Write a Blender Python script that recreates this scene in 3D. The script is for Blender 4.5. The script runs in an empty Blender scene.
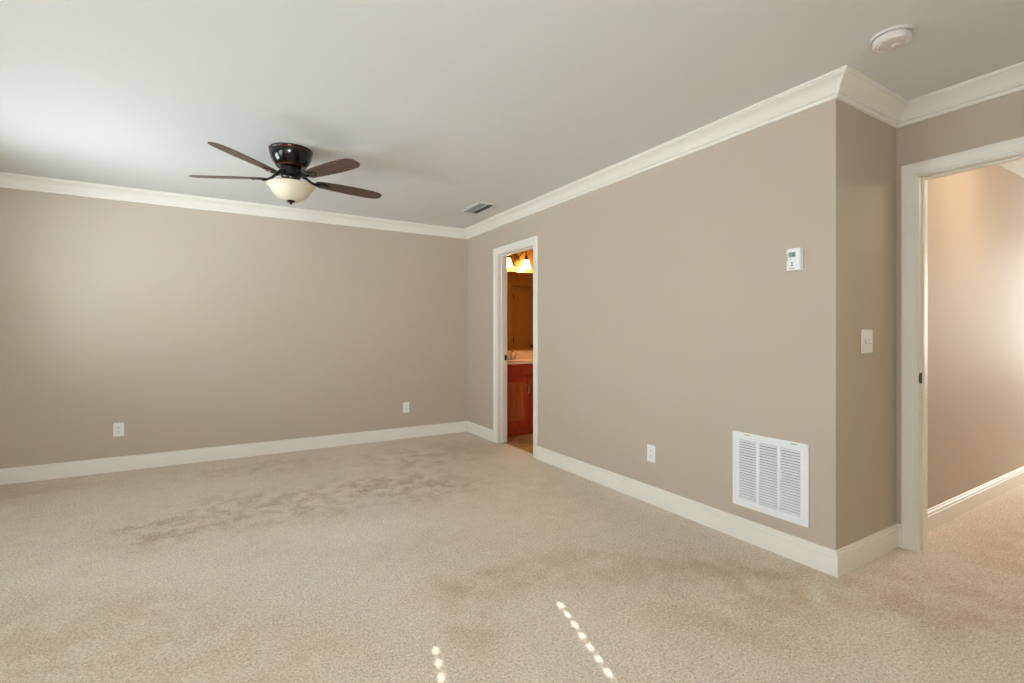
import bpy, bmesh, math, random
from mathutils import Vector, Matrix
random.seed(7)
S = bpy.context.scene
COL = S.collection

# ------------------------------------------------------------------ room measures (metres)
H = 2.44                       # ceiling
B = 5.374                      # far wall
R = 2.586                      # right wall
Cc = 1.226                     # return wall (outside corner)
D = 3.25                       # wall with the hall doorway
L = -1.75                      # window wall on the left
F = -1.40                      # wall behind the camera
T = 0.115                      # wall thickness
BATH_Y0, BATH_Y1 = 3.915, 4.622    # bathroom door opening
HALL_Y0, HALL_Y1 = 0.365, 1.124    # hall door opening
DOOR_Z = 2.042

# ------------------------------------------------------------------ camera
cam = bpy.data.cameras.new('camera')
cam_o = bpy.data.objects.new('camera', cam)
COL.objects.link(cam_o)
cam.sensor_width = 36.0
cam.lens = 486.87 / 1024 * 36.0
cam.shift_x = -(514.73 - 512) / 1024
cam.shift_y = (333.65 - 341.5) / 1024
cam.clip_start = 0.05
cam_o.location = (0, 0, 1.188)
cam_o.rotation_euler = (math.pi / 2, 0, -0.545132)
S.camera = cam_o

# ------------------------------------------------------------------ view, world, lights
S.view_settings.view_transform = 'Standard'
S.view_settings.look = 'None'
S.view_settings.exposure = 0.0
S.view_settings.gamma = 1.0
S.view_settings.use_curve_mapping = False
try:
    S.cycles.max_bounces = 16
    S.cycles.diffuse_bounces = 10
    S.cycles.glossy_bounces = 4
    S.cycles.sample_clamp_indirect = 6.0
    S.cycles.use_denoising = True
except Exception:
    pass

W = bpy.data.worlds.new('world')
S.world = W
W.use_nodes = True
wn = W.node_tree.nodes
bg = wn['Background']
sky = wn.new('ShaderNodeTexSky')
try:
    sky.sky_type = 'NISHITA'
    sky.sun_disc = False
    sky.sun_elevation = math.radians(31)
    sky.sun_rotation = math.radians(195)
except Exception:
    pass
W.node_tree.links.new(sky.outputs[0], bg.inputs[0])
bg.inputs[1].default_value = 0.15


def light(name, kind, loc, energy, color, direction=None, size=None, size_y=None, spread=None, radius=None):
    l = bpy.data.lights.new(name, kind)
    o = bpy.data.objects.new(name, l)
    COL.objects.link(o)
    o.location = loc
    l.energy = energy
    l.color = color
    if direction is not None:
        o.rotation_euler = Vector(direction).to_track_quat('-Z', 'Y').to_euler()
    if kind == 'AREA':
        l.shape = 'RECTANGLE'
        l.size = size
        l.size_y = size_y
        if spread:
            l.spread = math.radians(spread)
    if radius is not None:
        l.shadow_soft_size = radius
    return o


# sun: comes from behind the camera, 31 degrees high
az = math.radians(14.8)
el = math.radians(31.0)
sun = light('sun', 'SUN', (0, -6, 5), 12.0, (1.0, 0.95, 0.86),
            (math.sin(az) * math.cos(el), math.cos(az) * math.cos(el), -math.sin(el)))
sun.data.angle = math.radians(0.32)
# daylight standing outside the two left windows and the window at the end of the hall
LWIN = [(-0.35, 0.75), (1.95, 2.95), (3.45, 4.45)]
DAY = (0.82, 0.93, 1.0)
for (a, b), z, e, dz in zip(LWIN, (1.95, 1.60, 1.00), (84.0, 132.0, 205.0), (-0.35, -0.12, 0.32)):
    light('daylight_left', 'AREA', (L - 0.80, (a + b) / 2 - 0.10, z), e, DAY, (1, 0.12, dz), 1.5, 1.6)
light('fill_rear', 'AREA', (-1.0, F - 0.75, 1.15), 500.0, (0.90, 0.96, 1.0), (0.15, 1, 0.04), 1.5, 1.5)  # fill light added outside the added rear window
light('daylight_hall', 'AREA', (7.85, 0.57, 1.45), 64.0, (0.98, 0.98, 0.97), (-1, 0, 0), 0.9, 1.4)
# lamps: hall ceiling lamp, bathroom vanity bulbs
HALL_LAMP = (4.15, 0.55, 2.30)
light('hall_bulb', 'POINT', (HALL_LAMP[0], HALL_LAMP[1], HALL_LAMP[2] - 0.13), 7.0, (1.0, 0.92, 0.82), radius=0.06)
VANITY_BULBS = [(3.105, 5.285, 2.075), (3.378, 5.285, 2.075)]
for p in VANITY_BULBS:
    light('vanity_bulb', 'POINT', (p[0], p[1], p[2] - 0.05), 11.0, (1.0, 0.62, 0.21), radius=0.03)


# ------------------------------------------------------------------ materials
def lin(c):
    return tuple((v / 255 / 12.92) if v / 255 <= 0.04045 else ((v / 255 + 0.055) / 1.055) ** 2.4 for v in c) + (1.0,)


def mat(name, rgb, rough=0.5, metal=0.0, spec=0.5, noise=None, bump=None, emit=None, coat=None):
    """plain procedural material: base colour with a slight noise variation and a noise bump"""
    m = bpy.data.materials.new(name)
    m.use_nodes = True
    nt = m.node_tree
    p = nt.nodes['Principled BSDF']
    p.inputs['Base Color'].default_value = lin(rgb)
    p.inputs['Roughness'].default_value = rough
    p.inputs['Metallic'].default_value = metal
    p.inputs['Specular IOR Level'].default_value = spec
    tc = nt.nodes.new('ShaderNodeTexCoord')
    if noise:
        sc, amt = noise
        n = nt.nodes.new('ShaderNodeTexNoise')
        n.inputs['Scale'].default_value = sc
        n.inputs['Detail'].default_value = 4
        nt.links.new(tc.outputs['Object'], n.inputs['Vector'])
        mx = nt.nodes.new('ShaderNodeMixRGB')
        c = lin(rgb)
        mx.inputs[1].default_value = tuple(v * (1 - amt) for v in c[:3]) + (1,)
        mx.inputs[2].default_value = tuple(min(1, v * (1 + amt)) for v in c[:3]) + (1,)
        nt.links.new(n.outputs['Fac'], mx.inputs[0])
        nt.links.new(mx.outputs[0], p.inputs['Base Color'])
    if bump:
        sc, st, dist = bump
        n2 = nt.nodes.new('ShaderNodeTexNoise')
        n2.inputs['Scale'].default_value = sc
        n2.inputs['Detail'].default_value = 3
        nt.links.new(tc.outputs['Object'], n2.inputs['Vector'])
        b = nt.nodes.new('ShaderNodeBump')
        b.inputs['Strength'].default_value = st
        b.inputs['Distance'].default_value = dist
        nt.links.new(n2.outputs['Fac'], b.inputs['Height'])
        nt.links.new(b.outputs['Normal'], p.inputs['Normal'])
    if emit:
        p.inputs['Emission Color'].default_value = lin(emit[0])
        p.inputs['Emission Strength'].default_value = emit[1]
    if coat:
        p.inputs['Coat Weight'].default_value = coat
    return m


def wood(name, dark, light_, scale=(1, 1, 1), rough=0.4, coat=0.0, ring=6.0):
    m = bpy.data.materials.new(name)
    m.use_nodes = True
    nt = m.node_tree
    p = nt.nodes['Principled BSDF']
    p.inputs['Roughness'].default_value = rough
    p.inputs['Coat Weight'].default_value = coat
    tc = nt.nodes.new('ShaderNodeTexCoord')
    mp = nt.nodes.new('ShaderNodeMapping')
    mp.inputs['Scale'].default_value = scale
    n = nt.nodes.new('ShaderNodeTexNoise')
    n.inputs['Scale'].default_value = ring
    n.inputs['Detail'].default_value = 6
    n.inputs['Distortion'].default_value = 0.6
    cr = nt.nodes.new('ShaderNodeValToRGB')
    cr.color_ramp.elements[0].position = 0.3
    cr.color_ramp.elements[0].color = lin(dark)
    cr.color_ramp.elements[1].position = 0.7
    cr.color_ramp.elements[1].color = lin(light_)
    nt.links.new(tc.outputs['Object'], mp.inputs[0])
    nt.links.new(mp.outputs[0], n.inputs['Vector'])
    nt.links.new(n.outputs['Fac'], cr.inputs[0])
    nt.links.new(cr.outputs[0], p.inputs['Base Color'])
    return m


def carpet_material():
    m = bpy.data.materials.new('beige_carpet')
    m.use_nodes = True
    nt = m.node_tree
    N, Lk = nt.nodes, nt.links
    p = N['Principled BSDF']
    p.inputs['Roughness'].default_value = 0.95
    p.inputs['Specular IOR Level'].default_value = 0.08
    p.inputs['Sheen Weight'].default_value = 0.0
    p.inputs['Sheen Roughness'].default_value = 0.6
    tc = N.new('ShaderNodeTexCoord')
    V = tc.outputs['Object']

    def noise(scale, detail=4, rough=0.55, dist=0.0, vec=V):
        n = N.new('ShaderNodeTexNoise')
        n.inputs['Scale'].default_value = scale
        n.inputs['Detail'].default_value = detail
        n.inputs['Roughness'].default_value = rough
        n.inputs['Distortion'].default_value = dist
        Lk.new(vec, n.inputs['Vector'])
        return n.outputs['Fac']

    def math_(op, a, b=None, clamp=False):
        q = N.new('ShaderNodeMath')
        q.operation = op
        q.use_clamp = clamp
        for i, v in enumerate((a, b)):
            if v is None:
                continue
            if isinstance(v, (int, float)):
                q.inputs[i].default_value = v
            else:
                Lk.new(v, q.inputs[i])
        return q.outputs[0]

    def ramp(v, a, b):
        q = N.new('ShaderNodeMapRange')
        q.interpolation_type = 'SMOOTHSTEP'
        q.inputs['From Min'].default_value = a
        q.inputs['From Max'].default_value = b
        Lk.new(v, q.inputs['Value'])
        return q.outputs[0]

    def blob(x, y, rx, ry, rot=0.0):
        """soft patch of carpet tone, 1 in its middle and 0 at its rim"""
        mp = N.new('ShaderNodeMapping')
        mp.vector_type = 'TEXTURE'
        mp.inputs['Location'].default_value = (x, y, 0)
        mp.inputs['Rotation'].default_value = (0, 0, rot)
        mp.inputs['Scale'].default_value = (rx, ry, 1)
        Lk.new(V, mp.inputs[0])
        le = N.new('ShaderNodeVectorMath')
        le.operation = 'LENGTH'
        Lk.new(mp.outputs[0], le.inputs[0])
        return ramp(le.outputs['Value'], 1.0, 0.25)

    def many(lst):
        acc = None
        for b in lst:
            q = math_('MULTIPLY', blob(*b[:5]), b[5])
            acc = q if acc is None else math_('MAXIMUM', acc, q)
        return acc

    # brushed marks (short strokes) where feet and the vacuum turned the pile
    strokes = ramp(noise(7.0, 9, 0.76, 0.3), 0.42, 0.64)
    marks = math_('MULTIPLY', strokes, many(BRUSHED))
    # worn, slightly browner pile along the walked way, hall light painted in
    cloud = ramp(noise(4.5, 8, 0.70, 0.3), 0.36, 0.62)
    worn_and_lit = math_('MULTIPLY', many(WORN_AND_LIT), math_('ADD', math_('MULTIPLY', cloud, 0.85), 0.10))
    fresh = many(FRESH)
    # broad soft patches
    broad = ramp(noise(1.3, 5, 0.6, 0.3), 0.36, 0.66)
    mid = noise(11.0, 6, 0.7)
    fine = noise(150.0, 3, 0.75)
    grain = noise(80.0, 2, 0.6)
    v = math_('SUBTRACT', 1.0, math_('MULTIPLY', broad, 0.06))
    v = math_('SUBTRACT', v, math_('MULTIPLY', marks, 0.28))
    v = math_('ADD', v, math_('MULTIPLY', fresh, 0.07))
    v = math_('ADD', v, math_('MULTIPLY', math_('SUBTRACT', mid, 0.5), 0.30))
    v = math_('ADD', v, math_('MULTIPLY', math_('SUBTRACT', fine, 0.5), 1.8))
    v = math_('ADD', v, math_('MULTIPLY', math_('SUBTRACT', grain, 0.5), 0.9))
    worn_and_lit = math_('MAXIMUM', worn_and_lit, math_('MULTIPLY', marks, 0.35))
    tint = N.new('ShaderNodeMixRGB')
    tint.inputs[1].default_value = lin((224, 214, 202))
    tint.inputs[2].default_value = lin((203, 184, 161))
    Lk.new(worn_and_lit, tint.inputs[0])
    # bright fibre tips over browner fibre roots
    def times(col):
        q = N.new('ShaderNodeMixRGB')
        q.blend_type = 'MULTIPLY'
        q.inputs[0].default_value = 1.0
        Lk.new(tint.outputs[0], q.inputs[1])
        q.inputs[2].default_value = col
        return q.outputs[0]
    mixv = N.new('ShaderNodeMixRGB')
    Lk.new(math_('MULTIPLY', math_('SUBTRACT', 1.2, v), 1.25, True), mixv.inputs[0])
    Lk.new(times((1.2, 1.2, 1.2, 1)), mixv.inputs[1])
    Lk.new(times((0.46, 0.375, 0.275, 1)), mixv.inputs[2])
    Lk.new(mixv.outputs[0], p.inputs['Base Color'])
    bp = N.new('ShaderNodeBump')
    bp.inputs['Strength'].default_value = 0.6
    bp.inputs['Distance'].default_value = 0.006
    Lk.new(math_('ADD', fine, grain), bp.inputs['Height'])
    Lk.new(bp.outputs[0], p.inputs['Normal'])
    return m


def tile_material():
    m = bpy.data.materials.new('brown_stone_tile')
    m.use_nodes = True
    nt = m.node_tree
    N, Lk = nt.nodes, nt.links
    p = N['Principled BSDF']
    p.inputs['Roughness'].default_value = 0.35
    tc = N.new('ShaderNodeTexCoord')
    mp = N.new('ShaderNodeMapping')
    mp.inputs['Rotation'].default_value = (0, 0, math.radians(45))
    Lk.new(tc.outputs['Object'], mp.inputs[0])
    br = N.new('ShaderNodeTexBrick')
    br.offset = 0.0
    br.inputs['Scale'].default_value = 3.0
    br.inputs['Brick Width'].default_value = 1.0
    br.inputs['Row Height'].default_value = 1.0
    br.inputs['Mortar Size'].default_value = 0.015
    br.inputs['Color1'].default_value = lin((204, 164, 112))
    br.inputs['Color2'].default_value = lin((184, 142, 92))
    br.inputs['Mortar'].default_value = lin((110, 88, 62))
    Lk.new(mp.outputs[0], br.inputs[0])
    n = N.new('ShaderNodeTexNoise')
    n.inputs['Scale'].default_value = 9
    n.inputs['Detail'].default_value = 6
    Lk.new(tc.outputs['Object'], n.inputs['Vector'])
    mx = N.new('ShaderNodeMixRGB')
    mx.blend_type = 'OVERLAY'
    mx.inputs[0].default_value = 0.6
    Lk.new(br.outputs[0], mx.inputs[1])
    Lk.new(n.outputs['Fac'], mx.inputs[2])
    Lk.new(mx.outputs[0], p.inputs['Base Color'])
    return m


# x, y, half-length, half-width, turn, strength of each patch of carpet
BRUSHED = [
    (1.20, 3.70, 0.95, 0.60, -0.45, 1.0),
    (0.32, 3.75, 0.95, 0.62, -0.55, 0.85),
    (-0.30, 3.62, 0.45, 0.40, -0.5, 1.0),
    (1.55, 4.45, 0.80, 0.60, -0.3, 0.7),
    (0.45, 4.85, 1.1, 0.40, 0.0, 0.5),
]
WORN_AND_LIT = [
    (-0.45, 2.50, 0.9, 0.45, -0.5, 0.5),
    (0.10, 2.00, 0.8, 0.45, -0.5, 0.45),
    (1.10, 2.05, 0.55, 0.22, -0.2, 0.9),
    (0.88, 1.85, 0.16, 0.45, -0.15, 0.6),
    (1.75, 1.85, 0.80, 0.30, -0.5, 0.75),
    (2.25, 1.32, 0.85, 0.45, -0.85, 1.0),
    (2.75, 0.85, 0.75, 0.45, -0.4, 0.9),  # walked pile, partly warm hall light painted into its colour
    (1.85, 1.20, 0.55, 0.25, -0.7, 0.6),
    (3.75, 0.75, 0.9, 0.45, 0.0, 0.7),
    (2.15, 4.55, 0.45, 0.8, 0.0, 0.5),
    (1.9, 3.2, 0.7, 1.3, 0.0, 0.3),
    (-1.3, 5.1, 0.8, 0.5, 0.0, 0.6),  # browner patch in the far left corner
]
FRESH = [
    (-0.35, 3.05, 0.95, 0.26, -0.52, 1.0),
    (0.75, 3.05, 0.9, 0.35, -0.35, 0.8),
    (1.25, 1.55, 0.25, 0.5, 0.3, 0.7),
]

M = {}
M['wall'] = mat('beige_wall_paint', (190, 178, 162), 0.62, 0, 0.22, noise=(3.0, 0.012), bump=(160, 0.06, 0.002))
M['ceiling'] = mat('white_ceiling_paint', (223, 225, 224), 0.7, 0, 0.3, bump=(120, 0.08, 0.003))
M['trim'] = mat('cream_trim_paint', (236, 233, 224), 0.32, 0, 0.5, noise=(8.0, 0.01))
M['bath_wall'] = mat('tan_bathroom_paint', (190, 140, 80), 0.55, noise=(3.0, 0.02))
M['amber_lit_door'] = mat('amber_lit_door_paint', (196, 150, 80), 0.4, noise=(4.0, 0.02))  # orange bulb light painted into the colour of a pale door
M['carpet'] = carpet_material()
M['tile'] = tile_material()
M['white'] = mat('white_plastic', (236, 238, 238), 0.35, noise=(20, 0.01))
M['ivory'] = mat('ivory_plastic', (232, 228, 214), 0.35, noise=(20, 0.01))
M['white_metal'] = mat('white_enamelled_metal', (240, 242, 243), 0.35, noise=(12, 0.01))
M['slot'] = mat('dark_slot', (60, 60, 60), 0.6, noise=(30, 0.05))
M['duct'] = mat('dark_duct_filter', (66, 68, 70), 0.9, noise=(60, 0.2))
M['vent_grey'] = mat('grey_vent_louvre', (146, 152, 150), 0.5, noise=(30, 0.05))
M['bronze'] = mat('black_bronze', (30, 26, 26), 0.22, 0.75, 0.6, noise=(14, 0.25), coat=0.4)
M['copper'] = mat('rubbed_copper_edge', (120, 68, 44), 0.35, 0.8, noise=(60, 0.3))
M['blade'] = wood('walnut_blade', (62, 44, 38), (96, 70, 58), (1, 14, 14), 0.45, 0.1, 3.0)
M['bowl'] = mat('cream_alabaster_glass', (220, 212, 187), 0.3, 0, 0.5, noise=(16, 0.06), coat=0.2)
M['cherry'] = wood('cherry_wood', (146, 46, 30), (196, 78, 46), (14, 14, 1), 0.3, 0.3, 3.0)
M['cherry_panel'] = wood('cherry_panel_wood', (158, 72, 38), (196, 106, 60), (14, 14, 1), 0.3, 0.3, 3.0)
M['toe'] = mat('dark_toe_kick', (84, 28, 20), 0.6, noise=(10, 0.1))
M['marble'] = mat('cream_cultured_marble', (238, 220, 196), 0.2, noise=(6, 0.05), coat=0.4)
M['nickel'] = mat('brushed_nickel', (190, 182, 170), 0.28, 1.0, noise=(50, 0.05))
M['oil_bronze'] = mat('oil_rubbed_bronze', (62, 42, 30), 0.4, 0.7, noise=(30, 0.2))
M['aged_brass'] = mat('aged_bronze_canopy', (120, 84, 46), 0.4, 0.6, noise=(30, 0.2))
M['mirror'] = mat('mirror_silver', (236, 236, 232), 0.02, 1.0, noise=(1, 0.002))
M['lit_glass'] = mat('lit_frosted_glass', (255, 236, 200), 0.4, emit=((255, 206, 122), 22.0), noise=(10, 0.02))
M['lcd'] = mat('grey_lcd', (150, 168, 152), 0.25, noise=(40, 0.03))
M['lcd_ink'] = mat('dark_lcd_segments', (62, 72, 66), 0.4, noise=(40, 0.03))
M['grey_key'] = mat('grey_button', (120, 124, 126), 0.5, noise=(40, 0.03))
M['detector'] = mat('dimmed_white_plastic', (216, 211, 206), 0.45, noise=(20, 0.02))  # white plastic, its dimmer light put into the colour
M['latch'] = mat('light_grey_latch', (186, 188, 188), 0.5, noise=(40, 0.03))
M['red_ink'] = mat('red_print', (196, 70, 70), 0.5, noise=(40, 0.03))
M['blind'] = mat('white_blind_slat', (238, 238, 232), 0.45, noise=(20, 0.01))
M['frame_white'] = mat('white_vinyl_window', (236, 236, 234), 0.35, noise=(12, 0.01))


# ------------------------------------------------------------------ mesh helpers
class MB:
    def __init__(self):
        self.bm = bmesh.new()

    def box(self, x0, x1, y0, y1, z0, z1, bevel=0.0, mtx=None, seg=2):
        t = bmesh.new()
        bmesh.ops.create_cube(t, size=1.0)
        for v in t.verts:
            v.co = Vector(((x0 + x1) / 2 + v.co.x * (x1 - x0), (y0 + y1) / 2 + v.co.y * (y1 - y0), (z0 + z1) / 2 + v.co.z * (z1 - z0)))
        if bevel:
            bmesh.ops.bevel(t, geom=t.edges[:], offset=bevel, segments=seg, profile=0.6, affect='EDGES')
        self.merge(t, mtx)
        return self

    def merge(self, t, mtx=None):
        if mtx is not None:
            bmesh.ops.transform(t, matrix=mtx, verts=t.verts[:])
        me = bpy.data.meshes.new('tmp')
        t.to_mesh(me)
        t.free()
        self.bm.from_mesh(me)
        bpy.data.meshes.remove(me)

    def lathe(self, prof, n=48, mtx=None, caps=True, sx=1.0, sy=1.0):
        """prof: list of (radius, z)"""
        t = bmesh.new()
        rings = []
        for r, z in prof:
            if r < 1e-6:
                rings.append([t.verts.new((0, 0, z))])
            else:
                rings.append([t.verts.new((r * sx * math.cos(2 * math.pi * i / n), r * sy * math.sin(2 * math.pi * i / n), z)) for i in range(n)])
        for a, b in zip(rings, rings[1:]):
            for i in range(n):
                j = (i + 1) % n
                if len(a) == 1 and len(b) == 1:
                    continue
                if len(a) == 1:
                    t.faces.new((a[0], b[i], b[j]))
                elif len(b) == 1:
                    t.faces.new((a[i], a[j], b[0]))
                else:
                    t.faces.new((a[i], a[j], b[j], b[i]))
        if caps:
            for rg in (rings[0], rings[-1]):
                if len(rg) > 2:
                    t.faces.new(rg)
        bmesh.ops.recalc_face_normals(t, faces=t.faces[:])
        self.merge(t, mtx)
        return self

    def tube(self, pts, r, n=12, mtx=None):
        t = bmesh.new()
        pts = [Vector(p) for p in pts]
        rr = r if isinstance(r, (list, tuple)) else [r] * len(pts)
        rings = []
        up = Vector((0, 0, 1))
        prev = None
        for i, p in enumerate(pts):
            d = (pts[min(i + 1, len(pts) - 1)] - pts[max(i - 1, 0)]).normalized()
            if prev is None:
                u = d.orthogonal().normalized()
            else:
                u = (prev - d * prev.dot(d)).normalized()
            prev = u
            w = d.cross(u)
            rings.append([t.verts.new(p + (u * math.cos(2 * math.pi * k / n) + w * math.sin(2 * math.pi * k / n)) * rr[i]) for k in range(n)])
        for a, b in zip(rings, rings[1:]):
            for i in range(n):
                j = (i + 1) % n
                t.faces.new((a[i], a[j], b[j], b[i]))
        t.faces.new(rings[0])
        t.faces.new(rings[-1])
        bmesh.ops.recalc_face_normals(t, faces=t.faces[:])
        self.merge(t, mtx)
        return self

    def prism(self, outline, z0, z1, bevel=0.0, mtx=None):
        t = bmesh.new()
        vs = [t.verts.new((x, y, z0)) for x, y in outline]
        f = t.faces.new(vs)
        r = bmesh.ops.extrude_face_region(t, geom=[f])
        for v in r['geom']:
            if isinstance(v, bmesh.types.BMVert):
                v.co.z = z1
        bmesh.ops.recalc_face_normals(t, faces=t.faces[:])
        if bevel:
            es = [e for e in t.edges if abs(e.verts[0].co.z - e.verts[1].co.z) < 1e-6]
            bmesh.ops.bevel(t, geom=es, offset=bevel, segments=2, profile=0.5, affect='EDGES')
        self.merge(t, mtx)
        return self

    def loft(self, rings):
        """rings: lists of points of equal length, joined in order (closed profile, capped)"""
        t = bmesh.new()
        rs = [[t.verts.new(p) for p in ring] for ring in rings]
        n = len(rs[0])
        for a, b in zip(rs, rs[1:]):
            for i in range(n):
                j = (i + 1) % n
                t.faces.new((a[i], a[j], b[j], b[i]))
        t.faces.new(rs[0])
        t.faces.new(rs[-1])
        bmesh.ops.recalc_face_normals(t, faces=t.faces[:])
        self.merge(t)
        return self

    def build(self, name, material, parent=None, smooth=None, mtx=None):
        if mtx is not None:
            bmesh.ops.transform(self.bm, matrix=mtx, verts=self.bm.verts[:])
        me = bpy.data.meshes.new(name)
        self.bm.to_mesh(me)
        self.bm.free()
        me.materials.append(material)
        o = bpy.data.objects.new(name, me)
        COL.objects.link(o)
        if parent:
            o.parent = parent
        if smooth is not None:
            for p in me.polygons:
                p.use_smooth = True
            try:
                me.set_sharp_from_angle(angle=math.radians(smooth))
            except Exception:
                pass
        return o


def empty(name, loc, rot=(0, 0, 0)):
    o = bpy.data.objects.new(name, None)
    o.empty_display_size = 0.05
    COL.objects.link(o)
    o.location = loc
    o.rotation_euler = rot
    return o


def tag(o, label, cat, group=None):
    o['label'] = label
    o['category'] = cat
    if group:
        o['group'] = group
    return o


def struct(o):
    o['kind'] = 'structure'
    return o


def copy_tree(o, parent=None):
    kids = list(o.children)
    c = o.copy()
    COL.objects.link(c)
    if parent:
        c.parent = parent
    for k in kids:
        copy_tree(k, c)
    return c


# ------------------------------------------------------------------ room shell
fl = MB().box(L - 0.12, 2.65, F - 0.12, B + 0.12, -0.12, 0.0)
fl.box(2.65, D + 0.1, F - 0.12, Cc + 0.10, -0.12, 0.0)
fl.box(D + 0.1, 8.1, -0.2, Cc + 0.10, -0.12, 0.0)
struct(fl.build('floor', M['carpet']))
struct(MB().box(2.65, 5.35, 3.38, B + 0.12, -0.12, -0.004).build('floor_bathroom', M['tile']))
struct(MB().box(L - 0.12, 8.1, F - 0.12, B + 0.12, H, H + 0.12).build('ceiling', M['ceiling']))

struct(MB().box(L - 0.12, R + 0.06, B, B + 0.12, 0, H).build('wall_back', M['wall']))


def wall_open(name, axis, c0, c1, a0, a1, openings, m):
    """wall slab: thickness c0..c1 across `axis`, running a0..a1, with openings (s0, s1, z0, z1)"""
    w = MB()

    def add(s0, s1, z0, z1):
        if s1 - s0 < 1e-6 or z1 - z0 < 1e-6:
            return
        if axis == 'x':
            w.box(c0, c1, s0, s1, z0, z1)
        else:
            w.box(s0, s1, c0, c1, z0, z1)
    s = a0
    for (s0, s1, z0, z1) in openings:
        add(s, s0, 0, H)
        add(s0, s1, 0, z0)
        add(s0, s1, z1, H)
        s = s1
    add(s, a1, 0, H)
    return struct(w.build(name, m))


JT = 0.019      # jamb board thickness
WZ0, WZ1 = 0.92, 2.06
RW = (-0.30, 0.63)          # windows behind the camera
FILL_RW = (-1.52, -0.52)  # added window, lets in fill light from behind
wall_open('wall_left', 'x', L - 0.12, L, F - 0.12, B, [(a, b, WZ0, WZ1) for a, b in LWIN], M['wall'])
wall_open('wall_rear', 'y', F - 0.12, F, L, D + T, [(FILL_RW[0], FILL_RW[1], WZ0, WZ1), (RW[0], RW[1], WZ0, WZ1)], M['wall'])
wall_open('wall_right', 'x', R, R + T / 2, Cc, B, [(BATH_Y0 - JT, BATH_Y1 + JT, 0, DOOR_Z + JT)], M['wall'])
wall_open('wall_bathroom_entry', 'x', R + T / 2, R + T, Cc + T, B, [(BATH_Y0 - JT, BATH_Y1 + JT, 0, DOOR_Z + JT)], M['bath_wall'])
struct(MB().box(R + T / 2, 8.1, Cc, Cc + T, 0, H).build('wall_return', M['wall']))
wall_open('wall_doorway', 'x', D, D + T, F, Cc, [(HALL_Y0 - JT, HALL_Y1 + JT, 0, DOOR_Z + JT)], M['wall'])
# hall beyond the doorway
struct(MB().box(D + T, 8.1, -0.2, -0.09, 0, H).build('wall_hall_near', M['wall']))
wall_open('wall_hall_end', 'x', 8.0, 8.1, -0.09, Cc, [(0.1, 1.05, 0.75, 2.1)], M['wall'])
# bathroom beyond the small doorway
struct(MB().box(R + T / 2, 5.35, B, B + 0.12, 0, H).build('wall_bathroom_back', M['bath_wall']))
struct(MB().box(5.25, 5.35, 3.38, B, 0, H).build('wall_bathroom_side', M['bath_wall']))
wall_open('wall_bathroom_near', 'y', 3.38, 3.50, R + T, 5.25, [(4.355, 4.805, 0, 2.015)], M['bath_wall'])
struct(MB().box(4.2, 4.95, 3.26, 3.38, 0, H).build('wall_bathroom_closet', M['bath_wall']))


# ------------------------------------------------------------------ mouldings
def mitred(path, closed, names, prof, m, prefix_z):
    """path: wall-face corner points (room on the left of the walking direction is the outside); prof: (out, z)"""
    n = len(path)

    def normal(a, b):
        d = (Vector(b) - Vector(a)).normalized()
        return Vector((-d.y, d.x))     # room lies on the left hand of each run

    segs = [(i, (i + 1) % n) for i in range(n if closed else n - 1)]
    for si, (i, j) in enumerate(segs):
        nm = names[si]
        if nm is None:
            continue
        a, b = Vector(path[i]), Vector(path[j])
        nn = normal(a, b)
        d = (b - a).normalized()

        def corner(p, other, first):
            if other is None:
                return lambda o: p + nn * o
            k = (nn + other)
            k = k / (1 + nn.dot(other))
            return lambda o: p + k * o
        prev_n = next_n = None
        if closed or si > 0:
            h, i0 = segs[si - 1]
            if path[h] != path[i0]:
                prev_n = normal(path[h], path[i0])
        if closed or si < len(segs) - 1:
            i1, k1 = segs[(si + 1) % len(segs)]
            next_n = normal(path[i1], path[k1])
        ca, cb = corner(a, prev_n, True), corner(b, next_n, False)
        ra = [(*ca(o), z) for o, z in prof]
        rb = [(*cb(o), z) for o, z in prof]
        struct(MB().loft([ra, rb]).build(nm, m, smooth=35))


def cove(x0, z0, x1, z1, n=7):
    """concave quarter curve from the ceiling lip to the wall bead"""
    out = []
    for k in range(n + 1):
        t = k / n * math.pi / 2
        q = k / n
        a, b = 0.45 * math.sin(t) + 0.55 * q, 0.45 * (1 - math.cos(t)) + 0.55 * q
        out.append((x0 + (x1 - x0) * a, z0 + (z1 - z0) * b))
    return out


crown = [(0, H), (0.088, H), (0.088, H - 0.010), (0.080, H - 0.013), (0.080, H - 0.019)]
crown += cove(0.076, H - 0.021, 0.030, H - 0.070)
crown += [(0.026, H - 0.073), (0.026, H - 0.081), (0.015, H - 0.084), (0.015, H - 0.0985), (0.011, H - 0.1015), (0, H - 0.1015)]
# walking clockwise seen from below would put the room on the right; go counter-clockwise
loop = [(L, F), (D, F), (D, Cc), (R, Cc), (R, B), (L, B)]
mitred(loop, True, ['trim_rear_crown', 'trim_doorway_crown', 'trim_return_crown', 'trim_right_crown', 'trim_back_crown', 'trim_left_crown'], crown, M['trim'], 0)

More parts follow.
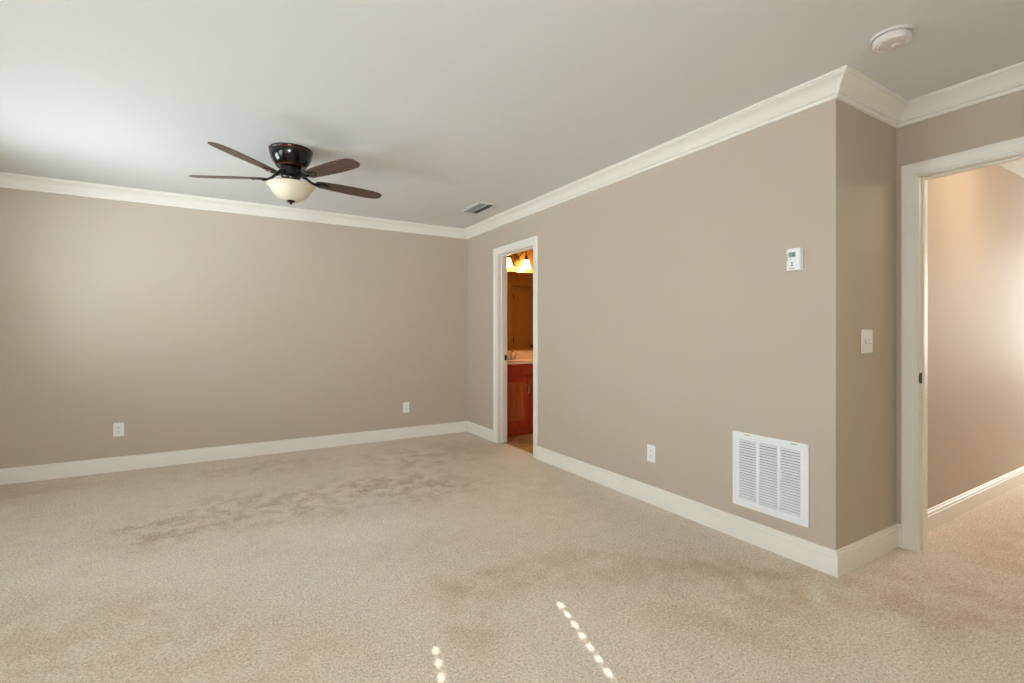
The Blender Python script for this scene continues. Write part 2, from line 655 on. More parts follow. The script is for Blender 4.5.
BH = 0.1244
base = [(0, 0), (0.016, 0), (0.016, 0.088), (0.0155, 0.0905), (0.0115, 0.0925), (0.0115, 0.0965), (0.0140, 0.0985), (0.0135, 0.104), (0.0100, 0.109), (0.0065, 0.112), (0.0065, 0.1165), (0.0085, 0.1185), (0.0080, 0.1225), (0.006, BH), (0, BH)]
CW = 0.070     # casing width
mitred([(D, F), (D, HALL_Y0 - CW - 0.006)], False, ['baseboard_doorway_near'], base, M['trim'], 0)
mitred([(D, HALL_Y1 + CW + 0.006), (D, Cc), (R, Cc), (R, BATH_Y0 - CW - 0.006)], False,
       ['baseboard_doorway', 'baseboard_return', 'baseboard_right'], base, M['trim'], 0)
mitred([(R, BATH_Y1 + CW + 0.006), (R, B), (L, B), (L, F), (D, F)], False,
       ['baseboard_corner', 'baseboard_back', 'baseboard_left', 'baseboard_rear'], base, M['trim'], 0)
# hall baseboards
mitred([(8.0, Cc), (D + T, Cc)], False, ['baseboard_hall'], base, M['trim'], 0)
mitred([(D + T, -0.09), (8.0, -0.09)], False, ['baseboard_hall_near'], base, M['trim'], 0)


# ------------------------------------------------------------------ door frames
CPROF = [(0.0, 0.0), (0.0, 0.009), (0.006, 0.011), (0.010, 0.009), (0.016, 0.012), (0.045, 0.016), (0.050, 0.018), (0.064, 0.018), (0.070, 0.014), (0.070, 0.0)]


def casing(o0, o1, zt, to3d):
    """architrave round three sides of an opening; to3d(s, out, z)"""
    rv = 0.006
    s0, s1, z = o0 - rv, o1 + rv, zt + rv
    rings = [[to3d(s0 - a, b, 0.0) for a, b in CPROF], [to3d(s0 - a, b, z + a) for a, b in CPROF],
             [to3d(s1 + a, b, z + a) for a, b in CPROF], [to3d(s1 + a, b, 0.0) for a, b in CPROF]]
    return MB().loft(rings)


def door_frame(name, o0, o1, wall_face, thick, room_sign, stop_at, strike):
    """frame in a wall across x; room_sign -1 when the bedroom lies toward -x"""
    root = struct(empty(name, (wall_face, (o0 + o1) / 2, 0)))
    off = Vector((wall_face, (o0 + o1) / 2, 0))

    def loc(b):
        return b
    f = lambda s, out, z: (room_sign * out, s - off.y, z)
    casing(o0, o1, DOOR_Z, f).build('casing', M['trim'], root, smooth=30)
    g = lambda s, out, z: (thick - room_sign * out, s - off.y, z)
    casing(o0, o1, DOOR_Z, g).build('casing', M['trim'], root, smooth=30)
    j = MB()
    j.box(-0.001, thick + 0.001, o0 - JT - off.y, o0 - off.y, 0, DOOR_Z + JT)
    j.box(-0.001, thick + 0.001, o1 - off.y, o1 + JT - off.y, 0, DOOR_Z + JT)
    j.box(-0.001, thick + 0.001, o0 - off.y, o1 - off.y, DOOR_Z, DOOR_Z + JT)
    j.build('jamb', M['trim'], root)
    a, b = stop_at
    s = MB()
    s.box(a, b, o0 - off.y, o0 + 0.011 - off.y, 0, DOOR_Z, 0.003)
    s.box(a, b, o1 - 0.011 - off.y, o1 - off.y, 0, DOOR_Z, 0.003)
    s.box(a, b, o0 + 0.011 - off.y, o1 - 0.011 - off.y, DOOR_Z - 0.011, DOOR_Z, 0.003)
    s.build('door_stop', M['trim'], root)
    x, z = strike
    st = MB().box(x - 0.016, x + 0.016, o1 - 0.0025 - off.y, o1 - off.y + 0.001, z - 0.029, z + 0.029, 0.001)
    st.box(x - 0.024, x - 0.014, o1 - 0.003 - off.y, o1 - off.y, z - 0.016, z + 0.016, 0.001)
    sp = st.build('strike_plate', M['oil_bronze'], root)
    sp['label'] = 'dark bronze strike plate'
    MB().box(x - 0.007, x + 0.007, o1 - 0.0034 - off.y, o1 - 0.002 - off.y, z - 0.012, z + 0.012).build('latch_hole', M['slot'], sp)
    return root


door_frame('door_1', BATH_Y0, BATH_Y1, R, T, -1, (0.045, 0.080), (0.098, 0.925))
door_frame('door_2', HALL_Y0, HALL_Y1, D, T, -1, (0.040, 0.075), (0.021, 0.945))

# linen cupboard door seen in the bathroom mirror
dr = struct(empty('door_3', (4.58, 3.50, 0)))
leaf = MB().box(-0.225, 0.225, -0.045, -0.010, 0.01, 2.005)
for z0, z1 in ((0.18, 0.85), (1.0, 1.9)):
    for (xa, xb, za, zb) in ((-0.135, 0.135, z0, z0 + 0.02), (-0.135, 0.135, z1 - 0.02, z1), (-0.135, -0.115, z0, z1), (0.115, 0.135, z0, z1)):
        leaf.box(xa, xb, -0.012, -0.003, za, zb, 0.003)
lf = leaf.build('door_leaf', M['amber_lit_door'], dr)
cs = casing(4.355, 4.805, 2.015, lambda s, out, z: (s - 4.58, out, z))
cs.build('casing', M['amber_lit_door'], dr, smooth=30)
for z in (0.25, 1.08, 1.83):
    h = MB().box(-0.240, -0.212, -0.012, 0.004, z - 0.045, z + 0.045, 0.002)
    h.tube([(-0.226, 0.004, z - 0.05), (-0.226, 0.004, z + 0.05)], 0.007)
    h.build('hinge', M['oil_bronze'], dr)
kn = MB().lathe([(0.0, 0.062), (0.018, 0.060), (0.028, 0.050), (0.030, 0.040), (0.024, 0.030), (0.012, 0.024), (0.012, 0.008), (0.032, 0.006), (0.034, 0.0)], 32,
                Matrix.Translation((0.165, -0.010, 0.965)) @ Matrix.Rotation(-math.pi / 2, 4, 'X'))
kn.build('door_knob', M['oil_bronze'], dr, smooth=40)


# ------------------------------------------------------------------ windows and their blinds (beside and behind the viewpoint)
def make_window(name, w, zc):
    """window in local frame: x across, +y into the room, origin at the sill middle on the wall face"""
    root = struct(empty(name, (0, 0, 0)))
    hgt = WZ1 - WZ0
    fr = MB()
    for (x0, x1, z0, z1) in ((-w / 2, -w / 2 + 0.04, 0, hgt), (w / 2 - 0.04, w / 2, 0, hgt), (-w / 2, w / 2, 0, 0.04), (-w / 2, w / 2, hgt - 0.04, hgt), (-w / 2, w / 2, hgt / 2 - 0.02, hgt / 2 + 0.02)):
        fr.box(x0, x1, -0.11, -0.07, z0, z1, 0.003)
    fr.build('window_frame', M['frame_white'], root)
    MB().box(-w / 2 - 0.04, w / 2 + 0.04, -0.07, 0.03, -0.02, 0.0, 0.004).build('window_sill', M['trim'], root)
    t = casing(-w / 2, w / 2, hgt - 0.006, lambda s, out, z: (s, out, z))
    t.build('casing', M['trim'], root, smooth=30)
    return root


def make_blind(w, tilt, holes=None, sign=1, width=0.05):
    """horizontal slat blind hung inside the window recess"""
    hgt = WZ1 - WZ0
    root = empty('window_blind', (0, 0, 0))
    MB().box(-w / 2 + 0.006, w / 2 - 0.006, -0.055, -0.005, hgt - 0.045, hgt - 0.003, 0.004).build('head_rail', M['blind'], root)
    sl = MB()
    n = int((hgt - 0.075) / 0.044)
    z = hgt - 0.062
    last = z
    for k in range(n):
        mt = Matrix.Translation((0, -0.03, z)) @ Matrix.Rotation(tilt, 4, 'X')
        x0, x1 = -w / 2 + 0.008, w / 2 - 0.008
        c = width / 2
        th = 0.0014
        if holes:
            xs = [x0]
            for hx in holes:
                xs += [hx - HW / 2, hx + HW / 2]
            xs.append(x1)
            for i in range(0, len(xs), 2):
                sl.box(xs[i], xs[i + 1], -c, c, -th, th, mtx=mt)
            for hx in holes:
                sl.box(hx - HW / 2, hx + HW / 2, -c, -HL / 2, -th, th, mtx=mt)
                sl.box(hx - HW / 2, hx + HW / 2, HL / 2, c, -th, th, mtx=mt)
        else:
            sl.box(x0, x1, -c, c, -th, th, mtx=mt)
        last = z
        z -= 0.044
    sl.build('slats', M['blind'], root)
    MB().box(-w / 2 + 0.008, w / 2 - 0.008, -0.052, -0.008, max(last - 0.05, 0.004), max(last - 0.03, 0.024), 0.003).build('bottom_rail', M['blind'], root)
    return root


HW, HL = 0.020, 0.0185
w1 = make_window('window_1', LWIN[0][1] - LWIN[0][0], 0)
w1.location = (L, sum(LWIN[0]) / 2, WZ0)
w1.rotation_euler = (0, 0, -math.pi / 2)
w2 = make_window('window_2', LWIN[1][1] - LWIN[1][0], 0)
w2.location = (L, sum(LWIN[1]) / 2, WZ0)
w2.rotation_euler = w1.rotation_euler
w5 = copy_tree(w2)
w5.name = 'window_5'
w5.location = (L, sum(LWIN[2]) / 2, WZ0)
w1.name = 'window_1'
b1 = make_blind(LWIN[1][1] - LWIN[1][0], math.radians(-4))
b1.location = w2.location
b1.rotation_euler = w1.rotation_euler
tag(b1, 'white open slat blind in the middle one of the three left wall windows', 'blind', 'blinds in the left windows')
b2 = make_blind(LWIN[2][1] - LWIN[2][0], math.radians(22))
b2.rotation_euler = w1.rotation_euler
b2.location = w5.location
tag(b2, 'white open slat blind in the left wall window nearest the far corner', 'blind', 'blinds in the left windows')
b4 = make_blind(LWIN[0][1] - LWIN[0][0], math.radians(-12))
b4.location = w1.location
b4.rotation_euler = w1.rotation_euler
tag(b4, 'white open slat blind in the left wall window nearest the camera', 'blind', 'blinds in the left windows')
w3 = make_window('window_3', RW[1] - RW[0], 0)
w3.location = ((RW[0] + RW[1]) / 2, F, WZ0)
b3 = make_blind(RW[1] - RW[0], math.radians(70), holes=[-0.137 - 0.165, 0.446 - 0.165])
b3.location = w3.location
tag(b3, 'white closed slat blind in the rear window, sun dots coming through its cord holes', 'blind')
w6 = make_window('added_window_6', FILL_RW[1] - FILL_RW[0], 0)  # frame of the added window the fill light shines through
w6.location = ((FILL_RW[0] + FILL_RW[1]) / 2, F, WZ0)
b6 = make_blind(FILL_RW[1] - FILL_RW[0], math.radians(24))
b6.location = w6.location
tag(b6, 'white half open slat blind in the added rear window nearer the left wall', 'blind')
# hall end window
w4 = struct(empty('window_4', (8.0, 0.575, 0.75)))
wf = MB()
for (y0, y1, z0, z1) in ((-0.475, -0.43, 0, 1.35), (0.43, 0.475, 0, 1.35), (-0.475, 0.475, 0, 0.045), (-0.475, 0.475, 1.305, 1.35), (-0.475, 0.475, 0.65, 0.69)):
    wf.box(0.03, 0.08, y0, y1, z0, z1, 0.003)
wf.build('window_frame', M['frame_white'], w4)


# ------------------------------------------------------------------ wall outlets
def make_outlet():
    """local frame: x across, z up, -y out of the wall"""
    root = empty('wall_outlet', (0, 0, 0))
    MB().box(-0.0365, 0.0365, -0.006, 0.0, -0.059, 0.059, 0.003).build('cover_plate', M['white'], root)
    for z in (0.0195, -0.0195):
        pts = []
        for k in range(32):
            a = 2 * math.pi * k / 32
            pts.append((0.0172 * math.cos(a), max(-0.0118, min(0.0118, 0.0172 * math.sin(a)))))
        rc = MB().prism(pts, 0, 0.0085, 0.0006, Matrix.Translation((0, 0, z)) @ Matrix.Rotation(math.pi / 2, 4, 'X')).build('receptacle', M['white'], root)
        s = MB()
        s.box(-0.0075, -0.0052, -0.0089, -0.0080, z - 0.001, z + 0.0075)
        s.box(0.0052, 0.0075, -0.0089, -0.0080, z - 0.0005, z + 0.007)
        s.box(-0.0025, 0.0025, -0.0089, -0.0080, z - 0.009, z - 0.0045, 0.0003)
        so = s.build('slots', M['slot'], rc)
        so['label'] = 'dark plug slots'
    MB().lathe([(0, 0.0075), (0.002, 0.0072), (0.003, 0.006), (0.003, 0.0)], 16, Matrix.Rotation(math.pi / 2, 4, 'X')).build('screw', M['white_metal'], root)
    return root


G = 'white duplex outlets low on the walls'
o1 = make_outlet()
o1.location = (-0.745, B, 0.36)
tag(o1, 'white duplex outlet low on the far beige wall, farther from the room corner', 'outlet', G)
o2 = copy_tree(o1)
o2.location = (1.813, B, 0.35)
tag(o2, 'white duplex outlet low on the far beige wall, nearer the bathroom doorway', 'outlet', G)
o3 = copy_tree(o1)
o3.location = (R, 2.417, 0.35)
o3.rotation_euler = (0, 0, -math.pi / 2)
tag(o3, 'white duplex outlet low on the right wall between bathroom doorway and air grille', 'outlet', G)

# ------------------------------------------------------------------ double light switch on the return wall
sw = tag(empty('light_switch', (2.897, Cc, 1.147)), 'white double toggle switch plate on the short wall beside the hall doorway', 'light switch')
MB().box(-0.058, 0.058, -0.006, 0, -0.0625, 0.0625, 0.003).build('cover_plate', M['white'], sw)
for x in (-0.023, 0.023):
    MB().box(x - 0.0055, x + 0.0055, -0.0068, -0.004, -0.0125, 0.0125, 0.0008).build('toggle_slot', M['latch'], sw)
    tg = MB().box(x - 0.0038, x + 0.0038, -0.016, -0.004, -0.005, 0.005, 0.0015,
                  Matrix.Rotation(math.radians(24), 4, 'X') @ Matrix.Translation((0, 0, 0.001)))
    tg.build('toggle', M['white'], sw)
    for z in (-0.030, 0.030):
        MB().lathe([(0, 0.0072), (0.0022, 0.007), (0.0032, 0.006), (0.0032, 0.0)], 16, Matrix.Translation((x, 0, z)) @ Matrix.Rotation(math.pi / 2, 4, 'X')).build('screw', M['white_metal'], sw)

# ------------------------------------------------------------------ thermostat on the right wall (local: x to the viewer's right, -y out of wall)
th = tag(empty('thermostat', (R, 1.4205, 1.575), (0, 0, -math.pi / 2)), 'white wall thermostat with small grey display on the right wall', 'thermostat')
MB().box(-0.040, 0.040, -0.008, 0, -0.058, 0.058, 0.003).build('back_plate', M['white'], th)
pts = [(-0.037, -0.004), (0.037, -0.004), (0.037, -0.022), (0.026, -0.028), (0.0, -0.0305), (-0.026, -0.028), (-0.037, -0.022)]
MB().prism(pts, -0.0575, 0.0575, 0.002).build('housing', M['white'], th)
MB().box(-0.020, 0.016, -0.0318, -0.026, 0.013, 0.038, 0.001).build('display', M['lcd'], th)
SEG = {'7': 'abc', '0': 'abcdef'}


def seg_digit(mb, ch, x, z, w=0.009, h=0.017, t=0.002):
    y0, y1 = -0.0325, -0.0310
    pos = {'a': (x, x + w, z + h - t, z + h), 'd': (x, x + w, z, z + t), 'g': (x, x + w, z + h / 2 - t / 2, z + h / 2 + t / 2),
           'b': (x + w - t, x + w, z + h / 2, z + h), 'c': (x + w - t, x + w, z, z + h / 2), 'f': (x, x + t, z + h / 2, z + h), 'e': (x, x + t, z, z + h / 2)}
    for s in SEG[ch]:
        a, b, c, d = pos[s]
        mb.box(a, b, y0, y1, c, d)


dg = MB()
seg_digit(dg, '7', -0.014, 0.017)
seg_digit(dg, '0', -0.001, 0.017)
dgo = dg.build('display_digits', M['lcd_ink'], th)
dgo['label'] = 'dark display digits'
for z in (0.027, 0.014, 0.001):
    MB().box(-0.0325, -0.0255, -0.0285, -0.022, z - 0.003, z + 0.003, 0.001).build('side_button', M['grey_key'], th)
for z, s in ((-0.018, 1), (-0.031, -1)):
    pts = [(-0.0065, -0.0035 * s), (0.0065, -0.0035 * s), (0.0035, 0.0035 * s), (-0.0035, 0.0035 * s)]
    MB().prism(pts, 0.026, 0.0322, 0, Matrix.Translation((-0.002, 0, z)) @ Matrix.Rotation(math.pi / 2, 4, 'X')).build('arrow_button', M['grey_key'], th)
lg = MB()
x = -0.016
for k in range(8):
    lg.box(x, x + 0.0022, -0.0312, -0.029, -0.0485, -0.0448 + (0.001 if k in (0, 4, 6) else 0))
    x += 0.0034
lgo = lg.build('printed_mark', M['red_ink'], th)
lgo['label'] = 'small red printed mark'
MB().box(-0.0135, -0.009, -0.0312, -0.028, 0.000, 0.004).build('mode_mark', M['grey_key'], th)

# ------------------------------------------------------------------ return air grille (local: x to the viewer's right, -y out of wall)
gw, gh = 0.432, 0.426
gr = tag(empty('return_air_grille', (R, 1.566, 0.406), (0, 0, -math.pi / 2)), 'large white louvred return air grille low on the right wall', 'air grille')
fr = MB()
bx = 0.042
fr.box(-gw / 2, gw / 2, -0.010, 0, gh / 2 - bx, gh / 2, 0.003)
fr.box(-gw / 2, gw / 2, -0.010, 0, -gh / 2, -gh / 2 + bx, 0.003)
fr.box(-gw / 2, -gw / 2 + bx, -0.010, 0, -gh / 2 + bx - 0.004, gh / 2 - bx + 0.004, 0.003)
fr.box(gw / 2 - bx, gw / 2, -0.010, 0, -gh / 2 + bx - 0.004, gh / 2 - bx + 0.004, 0.003)
# raised rim of the hinged face
for (x0, x1, z0, z1) in ((-0.200, 0.200, 0.193, 0.197), (-0.200, 0.200, -0.197, -0.193), (-0.200, -0.196, -0.197, 0.197), (0.196, 0.200, -0.197, 0.197)):
    fr.box(x0, x1, -0.0125, -0.008, z0, z1, 0.001)
fr.build('frame', M['white_metal'], gr)
cw = (gw - 2 * bx - 2 * 0.018) / 3
for k in range(3):
    x0 = -gw / 2 + bx + k * (cw + 0.018)
    lv = MB()
    n = 23
    pitch = (gh - 2 * bx) / n
    for i in range(n):
        z = -gh / 2 + bx + (i + 0.5) * pitch
        lv.box(x0, x0 + cw, -0.0067, 0.0067, -0.0008, 0.0008, mtx=Matrix.Translation((0, -0.0055, z)) @ Matrix.Rotation(math.radians(42), 4, 'X'))
    lv.build('louvre_panel', M['white_metal'], gr)
for k in range(2):
    x0 = -gw / 2 + bx + (k + 1) * cw + k * 0.018
    MB().box(x0, x0 + 0.018, -0.010, 0, -gh / 2 + bx, gh / 2 - bx, 0.002).build('mullion', M['white_metal'], gr)
MB().box(-gw / 2 + bx - 0.01, gw / 2 - bx + 0.01, -0.0006, 0.0, -gh / 2 + bx - 0.01, gh / 2 - bx + 0.01).build('filter', M['duct'], gr)
for x in (-0.122, 0.142):
    MB().box(x - 0.016, x + 0.016, -0.0135, -0.009, 0.199, 0.205, 0.001).build('latch', M['latch'], gr)

# ------------------------------------------------------------------ ceiling register
cv = tag(empty('ceiling_vent', (2.205, 4.335, H)), 'rectangular grey louvred air register on the ceiling near the far corner', 'air vent')
vw, vl = 0.20, 0.42
fr = MB()
for (x0, x1, y0, y1) in ((-vw / 2, vw / 2, -vl / 2, -vl / 2 + 0.028), (-vw / 2, vw / 2, vl / 2 - 0.028, vl / 2), (-vw / 2, -vw / 2 + 0.024, -vl / 2 + 0.02, vl / 2 - 0.02), (vw / 2 - 0.024, vw / 2, -vl / 2 + 0.02, vl / 2 - 0.02)):
    fr.box(x0, x1, y0, y1, -0.007, 0, 0.002)
fr.build('frame', M['ceiling'], cv)
lv = MB()
n = 11
for i in range(n):
    x = -vw / 2 + 0.024 + (i + 0.5) * (vw - 0.048) / n
    a = math.radians(48 if i < n / 2 else -48)
    lv.box(-0.008, 0.008, -vl / 2 + 0.026, vl / 2 - 0.026, -0.0006, 0.0006, mtx=Matrix.Translation((x, 0, -0.007)) @ Matrix.Rotation(a, 4, 'Y'))
lv.build('louvres', M['vent_grey'], cv)
MB().box(-0.004, 0.004, -vl / 2 + 0.026, vl / 2 - 0.026, -0.014, -0.002).build('centre_bar', M['ceiling'], cv)
MB().box(-vw / 2 + 0.02, vw / 2 - 0.02, -vl / 2 + 0.024, vl / 2 - 0.024, -0.001, 0.0).build('duct_opening', M['duct'], cv)

# ------------------------------------------------------------------ smoke detector
sd = tag(empty('smoke_detector', (2.413, 0.927, H)), 'round white smoke detector on the ceiling near the hall doorway', 'smoke detector')
MB().lathe([(0.078, 0), (0.078, -0.008), (0.075, -0.011), (0, -0.011)], 64).build('base', M['detector'], sd, smooth=40)
MB().lathe([(0.064, -0.011), (0.064, -0.016), (0.0705, -0.0165), (0.0705, -0.036), (0.066, -0.042), (0.045, -0.046), (0.0, -0.047)], 64).build('housing', M['detector'], sd, smooth=40)
MB().lathe([(0.016, -0.045), (0.016, -0.049), (0.013, -0.051), (0, -0.0515)], 32, Matrix.Translation((0.006, -0.012, 0))).build('test_button', M['detector'], sd, smooth=40)
vt = MB()
for k in range(24):
    vt.box(0.050, 0.060, -0.0016, 0.0016, -0.0458, -0.0430, mtx=Matrix.Rotation(2 * math.pi * k / 24, 4, 'Z'))
vt.build('vent_slots', M['ivory'], sd)

sd.scale = (0.93, 0.93, 0.96)

# ------------------------------------------------------------------ ceiling fan
fan = tag(empty('ceiling_fan', (0.417, 3.630, H)), 'black bronze flush ceiling fan with walnut blades and cream glass bowl', 'ceiling fan')
MB().lathe([(0.0, 0), (0.134, 0), (0.138, -0.005), (0.1375, -0.012), (0.133, -0.018), (0.1335, -0.024), (0.134, -0.032), (0.130, -0.050), (0.122, -0.074), (0.110, -0.096), (0.098, -0.110), (0.088, -0.118), (0.0, -0.120)], 72).build('motor_housing', M['bronze'], fan, smooth=40)
for rr, zz in ((0.1345, -0.0180), (0.091, -0.1165)):
    MB().lathe([(rr - 0.004, zz + 0.003), (rr + 0.001, zz + 0.0022), (rr + 0.0015, zz), (rr + 0.001, zz - 0.0022), (rr - 0.004, zz - 0.003)], 72, caps=False).build('trim_ring', M['copper'], fan, smooth=60)
MB().lathe([(0.0, -0.118), (0.062, -0.119), (0.066, -0.124), (0.066, -0.136), (0.073, -0.140), (0.076, -0.158), (0.074, -0.176), (0.062, -0.184), (0.056, -0.200), (0.056, -0.214), (0.066, -0.220), (0.070, -0.236), (0, -0.238)], 56).build('rotor_hub', M['bronze'], fan, smooth=40)
# light kit
MB().lathe([(0.050, -0.232), (0.142, -0.236), (0.150, -0.240), (0.1515, -0.245), (0.146, -0.251), (0.140, -0.258), (0.131, -0.270), (0.121, -0.287), (0.108, -0.308), (0.091, -0.327), (0.064, -0.340), (0.030, -0.346), (0.0, -0.347)], 72, caps=False).build('glass_bowl', M['bowl'], fan, smooth=50)
MB().lathe([(0.0, -0.341), (0.027, -0.342), (0.028, -0.347), (0.021, -0.352), (0.011, -0.357), (0.007, -0.361), (0.0095, -0.365), (0.007, -0.369), (0.004, -0.372), (0.0, -0.373)], 32).build('finial', M['bronze'], fan, smooth=50)


def blade_outline():
    r0, r1 = 0.160, 0.655
    top = []
    prof = [(0.0, 0.022), (0.02, 0.036), (0.10, 0.046), (0.30, 0.056), (0.55, 0.061), (0.80, 0.060), (0.90, 0.054), (0.96, 0.042), (0.99, 0.026), (1.0, 0.0)]
    for t, w in prof:
        top.append((r0 + (r1 - r0) * t, w))
    bot = [(x, -w) for x, w in reversed(top[:-1])]
    return top + bot


for k in range(5):
    a = math.radians(9.6 + 72 * k)
    rot = Matrix.Rotation(a, 4, 'Z')
    pitch = Matrix.Translation((0, 0, -0.198)) @ Matrix.Rotation(math.radians(-11), 4, 'X')
    bl = MB().prism(blade_outline(), -0.003, 0.003, 0.0012).build('blade', M['blade'], fan)
    bl.matrix_local = rot @ pitch
    # iron bracket carrying the blade
    br = MB()
    br.tube([(0.070, 0, 0.034), (0.100, 0, 0.026), (0.130, 0, 0.004), (0.155, 0, -0.006), (0.185, 0, -0.008)], [0.011, 0.010, 0.009, 0.009, 0.010], 12)
    plate = [(0.17, 0.012), (0.185, 0.028), (0.205, 0.036), (0.225, 0.032), (0.240, 0.022), (0.262, 0.010), (0.268, 0.0), (0.262, -0.010), (0.240, -0.022), (0.225, -0.032), (0.205, -0.036), (0.185, -0.028), (0.17, -0.012)]
    br.prism(plate, -0.0095, -0.0030, 0.001)
    for (x, y) in ((0.198, 0.022), (0.198, -0.022), (0.246, 0.0)):
        br.lathe([(0.0, -0.0135), (0.005, -0.0125), (0.007, -0.0095), (0.007, -0.006)], 16, Matrix.Translation((x, y, 0)))
    br.build('blade_bracket', M['bronze'], bl, smooth=40)

# ------------------------------------------------------------------ bathroom things
van = tag(empty('vanity_cabinet', (3.155, 4.83, 0)), 'cherry wood vanity cabinet with panelled doors in the bathroom doorway', 'vanity')
VX = 0.445
MB().box(-VX, VX, 0.02, 0.534, 0.10, 0.835).build('carcass', M['cherry'], van)
MB().box(-VX, VX, 0.03, 0.53, 0.0, 0.10).build('toe_kick', M['cherry'], van)
ff = MB()
for (x0, x1, z0, z1) in ((-VX, -VX + 0.03, 0.10, 0.835), (VX - 0.03, VX, 0.10, 0.835), (-VX, VX, 0.10, 0.125), (-VX, VX, 0.81, 0.835), (-0.02, 0.02, 0.10, 0.835), (-VX, VX, 0.68, 0.71)):
    ff.box(x0, x1, 0.0, 0.02, z0, z1)
ff.build('face_frame', M['cherry'], van)
MB().box(-VX + 0.018, VX - 0.018, -0.018, 0.0, 0.705, 0.822, 0.004).build('drawer_front', M['cherry'], van)
for s in (-1, 1):
    x0, x1 = (-VX + 0.018, -0.008) if s < 0 else (0.008, VX - 0.018)
    d = MB()
    z0, z1 = 0.112, 0.690
    rw = 0.068
    for (a, b, c, e) in ((x0, x0 + rw, z0, z1), (x1 - rw, x1, z0, z1), (x0 + rw - 0.002, x1 - rw + 0.002, z0, z0 + rw), (x0 + rw - 0.002, x1 - rw + 0.002, z1 - rw, z1)):
        d.box(a, b, -0.019, 0.0, c, e, 0.003)
    do = d.build('door', M['cherry'], van)
    MB().box(x0 + rw - 0.004, x1 - rw + 0.004, -0.010, -0.002, z0 + rw - 0.004, z1 - rw + 0.004, 0.003).build('door_panel', M['cherry_panel'], do)
    px = (x1 - 0.048) if s < 0 else (x0 + 0.048)
    hd = MB().tube([(px, -0.019, 0.490), (px, -0.040, 0.495), (px, -0.045, 0.515), (px, -0.046, 0.537), (px, -0.045, 0.559), (px, -0.040, 0.579), (px, -0.019, 0.584)], 0.0055, 12)
    hd.build('pull_handle', M['nickel'], do, smooth=50)

ct = empty('countertop', (0, -0.03, 0.835))
ct.parent = van
ct['label'] = 'cream marble countertop with oval basin'
# slab with an oval basin opening
t = bmesh.new()
nn = 48
ell = [(0.21 * math.cos(2 * math.pi * k / nn), 0.27 + 0.15 * math.sin(2 * math.pi * k / nn)) for k in range(nn)]
rect = []
for k in range(nn):
    a = 2 * math.pi * k / nn
    dx, dy = math.cos(a), math.sin(a)
    x0, x1, y0, y1 = -VX - 0.004, VX + 0.015, 0.0, 0.568
    tt = min([((x1 if dx > 0 else x0) / dx) if abs(dx) > 1e-9 else 1e9, (((y1 if dy > 0 else y0) - 0.27) / dy) if abs(dy) > 1e-9 else 1e9])
    rect.append((dx * tt, 0.27 + dy * tt))
rows = []
rows.append([(x, y, 0.0) for x, y in rect])
rows.append([(x, y, 0.028) for x, y in rect])
rows.append([(x, y, 0.028) for x, y in ell])
for f_, zz in ((0.97, 0.02), (0.90, -0.03), (0.75, -0.08), (0.45, -0.11), (0.1, -0.115)):
    rows.append([(x * f_, 0.27 + (y - 0.27) * f_, zz) for x, y in ell])
vr = [[t.verts.new(p) for p in r] for r in rows]
for a, b in zip(vr, vr[1:]):
    for i in range(nn):
        j = (i + 1) % nn
        t.faces.new((a[i], a[j], b[j], b[i]))
t.faces.new(vr[-1])
bmesh.ops.recalc_face_normals(t, faces=t.faces[:])
mb = MB()
mb.merge(t)
mb.build('counter_slab', M['marble'], ct, smooth=35)
MB().box(-VX - 0.004, VX + 0.015, 0.552, 0.574, 0.028, 0.13, 0.004).build('backsplash', M['marble'], ct)

fa = empty('faucet', (3.13 - 3.155, 5.245 - 4.83, 0.863))
fa.parent = van
fa['label'] = 'small nickel two-handle faucet'
MB().box(-0.075, 0.075, -0.024, 0.024, 0.0, 0.012, 0.005).build('base_plate', M['nickel'], fa)
MB().tube([(0, 0, 0.01), (0, 0, 0.06), (0, -0.015, 0.095), (0, -0.05, 0.11), (0, -0.09, 0.10), (0, -0.105, 0.078)], [0.014, 0.012, 0.011, 0.010, 0.010, 0.011], 16).build('spout', M['nickel'], fa, smooth=50)
for x in (-0.052, 0.052):
    h = MB().lathe([(0.017, 0.01), (0.015, 0.03), (0.011, 0.045), (0.013, 0.052), (0, 0.056)], 24, Matrix.Translation((x, 0, 0)))
    h.tube([(x, 0, 0.050), (x * 1.35, -0.01, 0.058), (x * 1.9, -0.02, 0.064)], [0.006, 0.005, 0.006], 12)
    h.build('handle', M['nickel'], fa, smooth=50)

mi = tag(empty('wall_mirror', (3.165, B, 0.975)), 'frameless wall mirror above the vanity seen through the bathroom doorway', 'mirror')
MB().box(-0.445, 0.445, -0.006, 0, 0, 1.012, 0.001).build('mirror_glass', M['mirror'], mi)
for x in (-0.25, 0.25):
    MB().box(x - 0.012, x + 0.012, -0.009, 0, 1.006, 1.020, 0.002).build('mirror_clip', M['nickel'], mi)

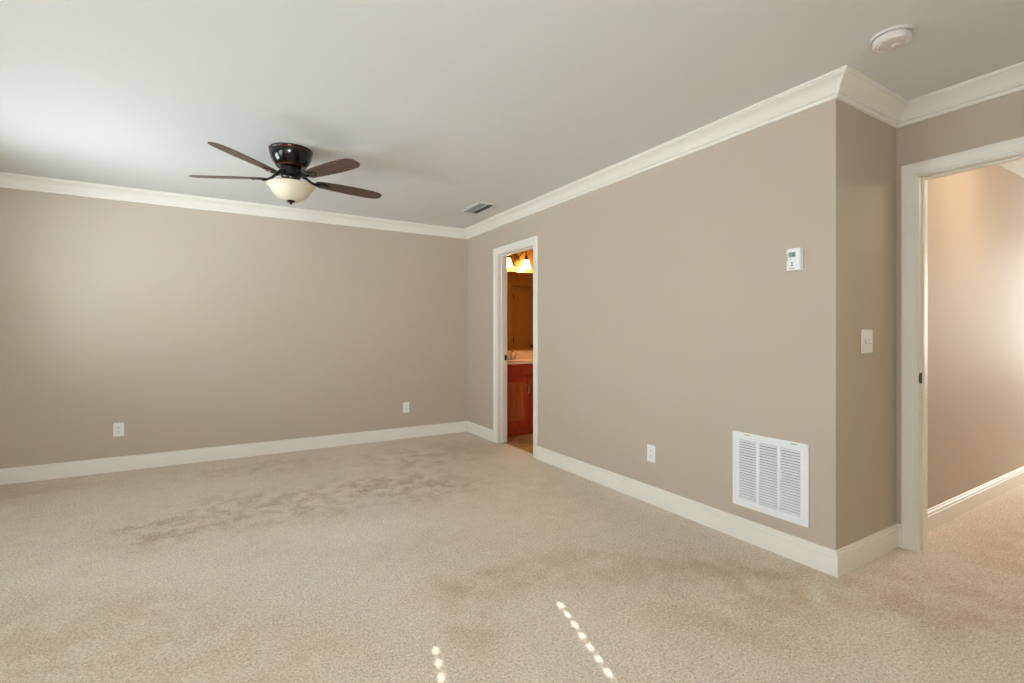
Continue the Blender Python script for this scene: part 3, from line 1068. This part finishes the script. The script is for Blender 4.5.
vl_ = tag(empty('vanity_light', (3.255, B, 2.17)), 'bronze two-arm vanity light with lit bell glass shades above the mirror', 'wall lamp')
MB().lathe([(0.0, 0.024), (0.030, 0.024), (0.055, 0.020), (0.078, 0.010), (0.082, 0.004), (0.082, 0)], 48, Matrix.Translation((0, 0, -0.03)) @ Matrix.Rotation(math.pi / 2, 4, 'X')).build('canopy', M['aged_brass'], vl_, smooth=40)
for bx_, by_, bz_ in VANITY_BULBS:
    dx, dy = bx_ - 3.255, by_ - B
    am = MB().tube([(dx * 0.2, -0.02, -0.01), (dx * 0.4, -0.05, 0.015), (dx * 0.65, dy, 0.075), (dx * 0.85, dy, 0.095), (dx * 0.98, dy, 0.075), (dx, dy, 0.03)], 0.0065, 12)
    am.build('arm', M['oil_bronze'], vl_, smooth=50)
    MB().lathe([(0.008, 0.035), (0.012, 0.02), (0.020, 0.0), (0.030, -0.025), (0.034, -0.034), (0.0, -0.034)], 32, Matrix.Translation((dx, dy, 0.0))).build('socket_cup', M['oil_bronze'], vl_, smooth=40)
    MB().lathe([(0.030, -0.034), (0.034, -0.050), (0.042, -0.080), (0.053, -0.108), (0.064, -0.132), (0.069, -0.138), (0.066, -0.137), (0.052, -0.110), (0.038, -0.080), (0.030, -0.050), (0.026, -0.036)], 40, Matrix.Translation((dx, dy, 0.0)), caps=False).build('glass_shade', M['lit_glass'], vl_, smooth=50)

# ------------------------------------------------------------------ hall ceiling lamp (lights the hall wall)
hl = tag(empty('hall_ceiling_lamp', (HALL_LAMP[0], HALL_LAMP[1], H)), 'flush bronze rimmed ceiling lamp in the hall beyond the doorway', 'ceiling lamp')
MB().lathe([(0.0, 0), (0.15, 0), (0.155, -0.012), (0.15, -0.03), (0.13, -0.035), (0.0, -0.035)], 48).build('base', M['oil_bronze'], hl, smooth=40)
MB().lathe([(0.135, -0.035), (0.128, -0.065), (0.105, -0.095), (0.07, -0.115), (0.03, -0.125), (0.0, -0.127)], 48, caps=False).build('glass_dome', M['lit_glass'], hl, smooth=50)
